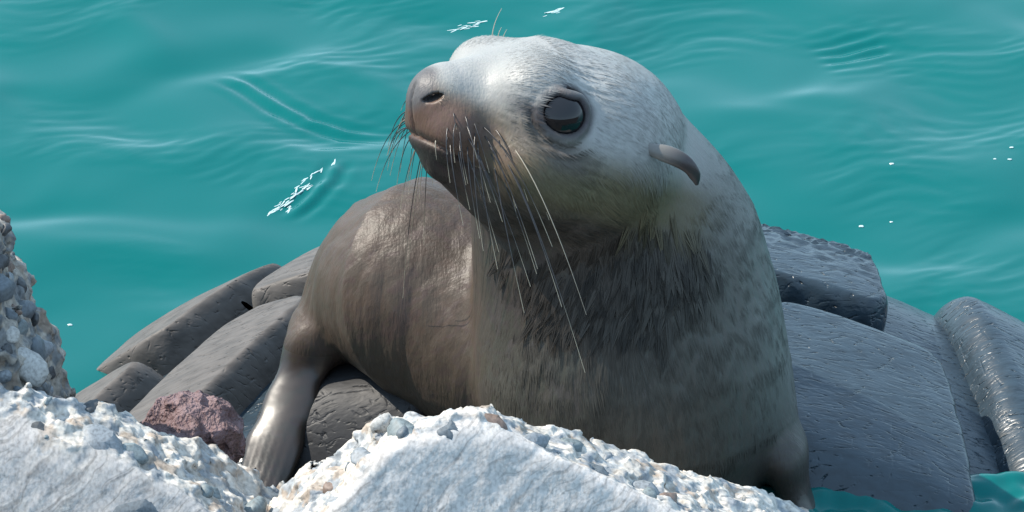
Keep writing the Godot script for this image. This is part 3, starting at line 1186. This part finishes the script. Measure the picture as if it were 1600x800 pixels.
func build_fur(root: Node3D, back: Vector3, v: PackedVector3Array, n: PackedVector3Array, idx: PackedInt32Array) -> void:
	# one lock of hair: a narrow curved blade along z
	var bv := PackedVector3Array()
	var bn := PackedVector3Array()
	var bi := PackedInt32Array()
	for k in 4:
		var t := k / 3.0
		var w := 0.5 * (1.0 - pow(t, 1.8)) + 0.03
		var y := sin(t * 2.2) * 0.8
		for s in [-1.0, 0.0, 1.0]:
			bv.append(Vector3(s * w, y + (0.25 if s == 0.0 else 0.0) * (1.0 - t), t))
			bn.append(Vector3(s * 0.35, 1.0, -0.06).normalized())
	for k in 3:
		for s in 2:
			var a := k * 3 + s
			bi.append_array([a, a + 1, a + 3, a + 1, a + 4, a + 3])
	var blade := make_mesh(bv, bn, bi)
	var fm := StandardMaterial3D.new()
	fm.resource_name = "fur"
	fm.vertex_color_use_as_albedo = true
	fm.roughness = 0.46
	fm.metallic_specular = 0.25
	blade.surface_set_material(0, fm)
	var spots: Array[Transform3D] = []
	var tints: Array[Color] = []
	var per := 420000.0
	for t in range(0, idx.size(), 3):
		var a := v[idx[t]]
		var b := v[idx[t + 1]]
		var c := v[idx[t + 2]]
		var area := (b - a).cross(c - a).length() * 0.5
		var want := area * per
		var k := int(want) + (1 if rng.randf() < want - int(want) else 0)
		for j in k:
			var u := rng.randf()
			var w := rng.randf()
			if u + w > 1.0:
				u = 1.0 - u
				w = 1.0 - w
			var p := a + (b - a) * u + (c - a) * w
			if p.y < 0.03 or p.z < 0.02:
				continue
			var nn := (n[idx[t]] * (1.0 - u - w) + n[idx[t + 1]] * u + n[idx[t + 2]] * w).normalized()
			var q := to_head(p)
			# bare places
			if (q - Vector3(10.2, -0.7, 0)).length() < 1.9:
				continue
			var bare := false
			for e in eye_at:
				if (q - e).length() < 2.05:
					bare = true
			if bare or (q.x > 5.0 and absf(q.y - mouth_height(q.x)) < 0.35):
				continue
			var flipper := p.x < -0.125 and p.y < 0.13
			if flipper:
				continue
			var near_head := smoothstep(15.0, 9.0, q.length())
			var rear := rear_at(p)
			if rng.randf() < rear * 2.2 or (p.x > 0.145 and p.y < 0.145):
				continue
			var muzzle := smoothstep(5.0, 8.5, q.x)
			var ruff := gauss((p - Vector3(0.065, 0.272, 0.30)).length(), 0.055) * (0.5 + smoothstep(-0.1, 0.35, noise_c.get_noise_3d(p.x * 40.0, p.y * 14.0, p.z * 40.0)))
			var length := lerpf(0.009, 0.0075, near_head) * lerpf(1.0, 0.45, muzzle) * (1.0 + 1.6 * ruff) * rng.randf_range(0.7, 1.3)
			var wide := lerpf(0.0007, 0.0006, near_head) * (1.0 + 0.5 * ruff) * rng.randf_range(0.7, 1.3) * lerpf(1.0, 0.7, muzzle)
			var lift := (0.00016 + 0.0010 * ruff) * rng.randf_range(0.4, 1.2) * lerpf(1.0, 0.3, rear)
			var d := hair_way(p, nn)
			var basis_ := Basis(nn.cross(d).normalized() * wide, nn * lift, d * length)
			spots.append(Transform3D(basis_, p + back - nn * 0.0002))
			var col := coat(p) * rng.randf_range(0.92, 1.09)
			tints.append(Color(col.x, col.y, col.z))
	# wet tufts on the throat: hairs that draw together at a point
	var tufts := 0
	var guard := 0
	while tufts < 330 and guard < 400000:
		guard += 1
		var i := rng.randi() % v.size()
		var p := v[i]
		if p.z < 0.2 or n[i].z < 0.0:
			continue
		var near := (p - Vector3(0.060, 0.272, 0.30)) / Vector3(0.062, 0.040, 0.08)
		if rng.randf() > exp(-near.length_squared() * 1.6) * 1.1 - 0.05 or to_head(p).length() < 7.6:
			continue
		tufts += 1
		var flow := Vector3(-0.22 + 2.2 * (p.x - 0.08), -1.0, 0.0) + 0.25 * Vector3(rng.randf_range(-1, 1), 0, 0)
		flow = (flow - n[i] * flow.dot(n[i])).normalized()
		var long := rng.randf_range(0.014, 0.027)
		var tip := p + flow * long + n[i] * rng.randf_range(0.001, 0.0032)
		var across := n[i].cross(flow)
		var tone := rng.randf_range(0.4, 1.05)
		for j in 12:
			var off := rng.randf_range(-1.0, 1.0)
			var root_at := p + across * off * 0.0036 + flow * rng.randf_range(-0.003, 0.006)
			var d := tip + across * off * 0.0005 - root_at
			var up := n[i] - d.normalized() * n[i].dot(d.normalized())
			up = up.normalized()
			spots.append(Transform3D(Basis(up.cross(d.normalized()) * 0.00085, up * 0.0013, d * rng.randf_range(0.8, 1.05)), root_at + back - n[i] * 0.0004))
			var col := coat(p) * tone * rng.randf_range(0.8, 1.2)
			tints.append(Color(col.x, col.y, col.z))
	var mm := MultiMesh.new()
	mm.transform_format = MultiMesh.TRANSFORM_3D
	mm.use_colors = true
	mm.mesh = blade
	mm.instance_count = spots.size()
	for i in spots.size():
		mm.set_instance_transform(i, spots[i])
		mm.set_instance_color(i, tints[i])
	var o := MultiMeshInstance3D.new()
	o.name = "fur"
	o.multimesh = mm
	o.set_meta("kind", "stuff")
	root.add_child(o)
	print("hairs ", spots.size(), " body verts ", v.size())


func build_whiskers(root: Node3D, back: Vector3) -> void:
	var m := StandardMaterial3D.new()
	m.resource_name = "whisker"
	m.vertex_color_use_as_albedo = true
	m.roughness = 0.35
	m.metallic_specular = 0.6
	for side in [1.0, -1.0]:
		for row in 5:
			for k in 6:
				if side < 0.0 and (k + row) % 2 == 1 and k > 3:
					continue
				var s := k / 5.0
				var q := Vector3(8.9 - 3.2 * s - 0.25 * (row % 2), -1.4 - 0.5 * row + 0.1 * sin(k * 2.0), side * 5.5)
				# in to the cheek pad
				for j in 30:
					q.z -= side * maxf(head_base(q), -0.3) * 0.6
				var length := lerpf(2.2, 8.6, pow(s, 0.8)) * rng.randf_range(0.45, 1.25) * (1.0 - 0.06 * absf(row - 2.0))
				var way := Vector3(0.15 - 0.5 * s, -0.42 - 0.06 * row, side * lerpf(0.85, 0.75, s))
				var root_at := from_head(q)
				var d := (dir_head(way.normalized()) + 0.32 * Vector3(rng.randf_range(-1, 1), rng.randf_range(-1, 1), rng.randf_range(-1, 1))).normalized()
				var fall := Vector3(0.22 if side > 0.0 else 0.0, -1.0, 0.0)
				var pts := PackedVector3Array()
				var rad := PackedFloat32Array()
				var col := PackedColorArray()
				var pale := rng.randf() < 0.10
				for j in 11:
					var t := j / 10.0
					var l := length * 0.01 * t
					pts.append(root_at + d * l * (1.0 - 0.25 * t) + fall * (0.75 * l * t) + back)
					rad.append(lerpf(0.00042, 0.00013, t))
					var cc := Vector3(0.02, 0.018, 0.017).lerp(Vector3(0.42, 0.36, 0.26), smoothstep(0.68, 1.0, t) if not pale else 0.55)  # pale tips: rim light put into the colour
					col.append(Color(cc.x, cc.y, cc.z))
				put("whisker", tube(pts, rad, 5, col), m, root)
	# a few long hairs over the far brow
	for k in 3:
		var q := Vector3(5.2 - 0.7 * k, 8.0, -3.4 - 0.5 * k)
		for j in 30:
			q.y -= maxf(head_base(q), -0.3) * 0.7
		var a := from_head(q)
		var pts := PackedVector3Array()
		var rad := PackedFloat32Array()
		var col := PackedColorArray()
		var length: float = [0.019, 0.007, 0.009][k]
		for j in 7:
			var t := j / 6.0
			pts.append(a + Vector3(0.10 + 0.25 * t, 1.0, -0.2).normalized() * length * t + back)
			rad.append(lerpf(0.00038, 0.00012, t))
			col.append(Color(0.35, 0.31, 0.24))
		put("whisker", tube(pts, rad, 5, col), m, root)


# ---------------------------------------------------------------- bits of foam afloat, and water glints modelled as slivers
func build_specks() -> void:
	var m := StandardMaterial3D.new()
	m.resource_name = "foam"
	m.albedo_color = lin(0.38, 0.48, 0.47)  # shared by the foam flecks and the glint slivers
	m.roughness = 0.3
	var glint_sliver := SphereMesh.new()
	glint_sliver.radius = 1.0
	glint_sliver.height = 2.0
	glint_sliver.radial_segments = 10
	glint_sliver.rings = 6
	glint_sliver.material = m
	# sun and sky glints on the water, modelled as pale slivers
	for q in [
		[Vector2(-0.192, -0.364), Vector2(-0.160, -0.410), 0.0050, 34, "small white glint streak modelled as slivers on the water left of the seal's rump"],
		[Vector2(-0.177, -0.364), Vector2(-0.142, -0.448), 0.0016, 26, "thin curved glint line of slivers just right of the small glint streak"],
		[Vector2(-0.052, -0.723), Vector2(-0.021, -0.740), 0.0045, 18, "small glint patch modelled as slivers on the water above the seal's brow"],
		[Vector2(0.028, -0.740), Vector2(0.045, -0.755), 0.0035, 12, "smallest glint patch modelled as slivers near the top edge above the seal's crown"],
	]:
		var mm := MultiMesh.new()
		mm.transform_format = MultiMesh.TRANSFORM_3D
		mm.mesh = glint_sliver
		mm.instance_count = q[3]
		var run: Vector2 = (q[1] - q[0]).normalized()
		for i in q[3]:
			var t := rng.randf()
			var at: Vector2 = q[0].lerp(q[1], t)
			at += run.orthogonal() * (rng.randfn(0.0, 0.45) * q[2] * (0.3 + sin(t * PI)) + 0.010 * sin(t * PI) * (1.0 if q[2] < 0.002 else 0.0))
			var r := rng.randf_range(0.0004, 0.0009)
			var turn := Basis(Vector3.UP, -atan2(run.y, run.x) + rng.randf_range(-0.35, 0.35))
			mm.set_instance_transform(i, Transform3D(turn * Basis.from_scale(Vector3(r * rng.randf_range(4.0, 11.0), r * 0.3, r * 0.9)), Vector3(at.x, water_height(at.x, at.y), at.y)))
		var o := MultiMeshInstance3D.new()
		o.name = numbered("glint_streak")
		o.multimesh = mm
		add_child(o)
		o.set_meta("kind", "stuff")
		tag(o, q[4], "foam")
	# single flecks
	var k := 0
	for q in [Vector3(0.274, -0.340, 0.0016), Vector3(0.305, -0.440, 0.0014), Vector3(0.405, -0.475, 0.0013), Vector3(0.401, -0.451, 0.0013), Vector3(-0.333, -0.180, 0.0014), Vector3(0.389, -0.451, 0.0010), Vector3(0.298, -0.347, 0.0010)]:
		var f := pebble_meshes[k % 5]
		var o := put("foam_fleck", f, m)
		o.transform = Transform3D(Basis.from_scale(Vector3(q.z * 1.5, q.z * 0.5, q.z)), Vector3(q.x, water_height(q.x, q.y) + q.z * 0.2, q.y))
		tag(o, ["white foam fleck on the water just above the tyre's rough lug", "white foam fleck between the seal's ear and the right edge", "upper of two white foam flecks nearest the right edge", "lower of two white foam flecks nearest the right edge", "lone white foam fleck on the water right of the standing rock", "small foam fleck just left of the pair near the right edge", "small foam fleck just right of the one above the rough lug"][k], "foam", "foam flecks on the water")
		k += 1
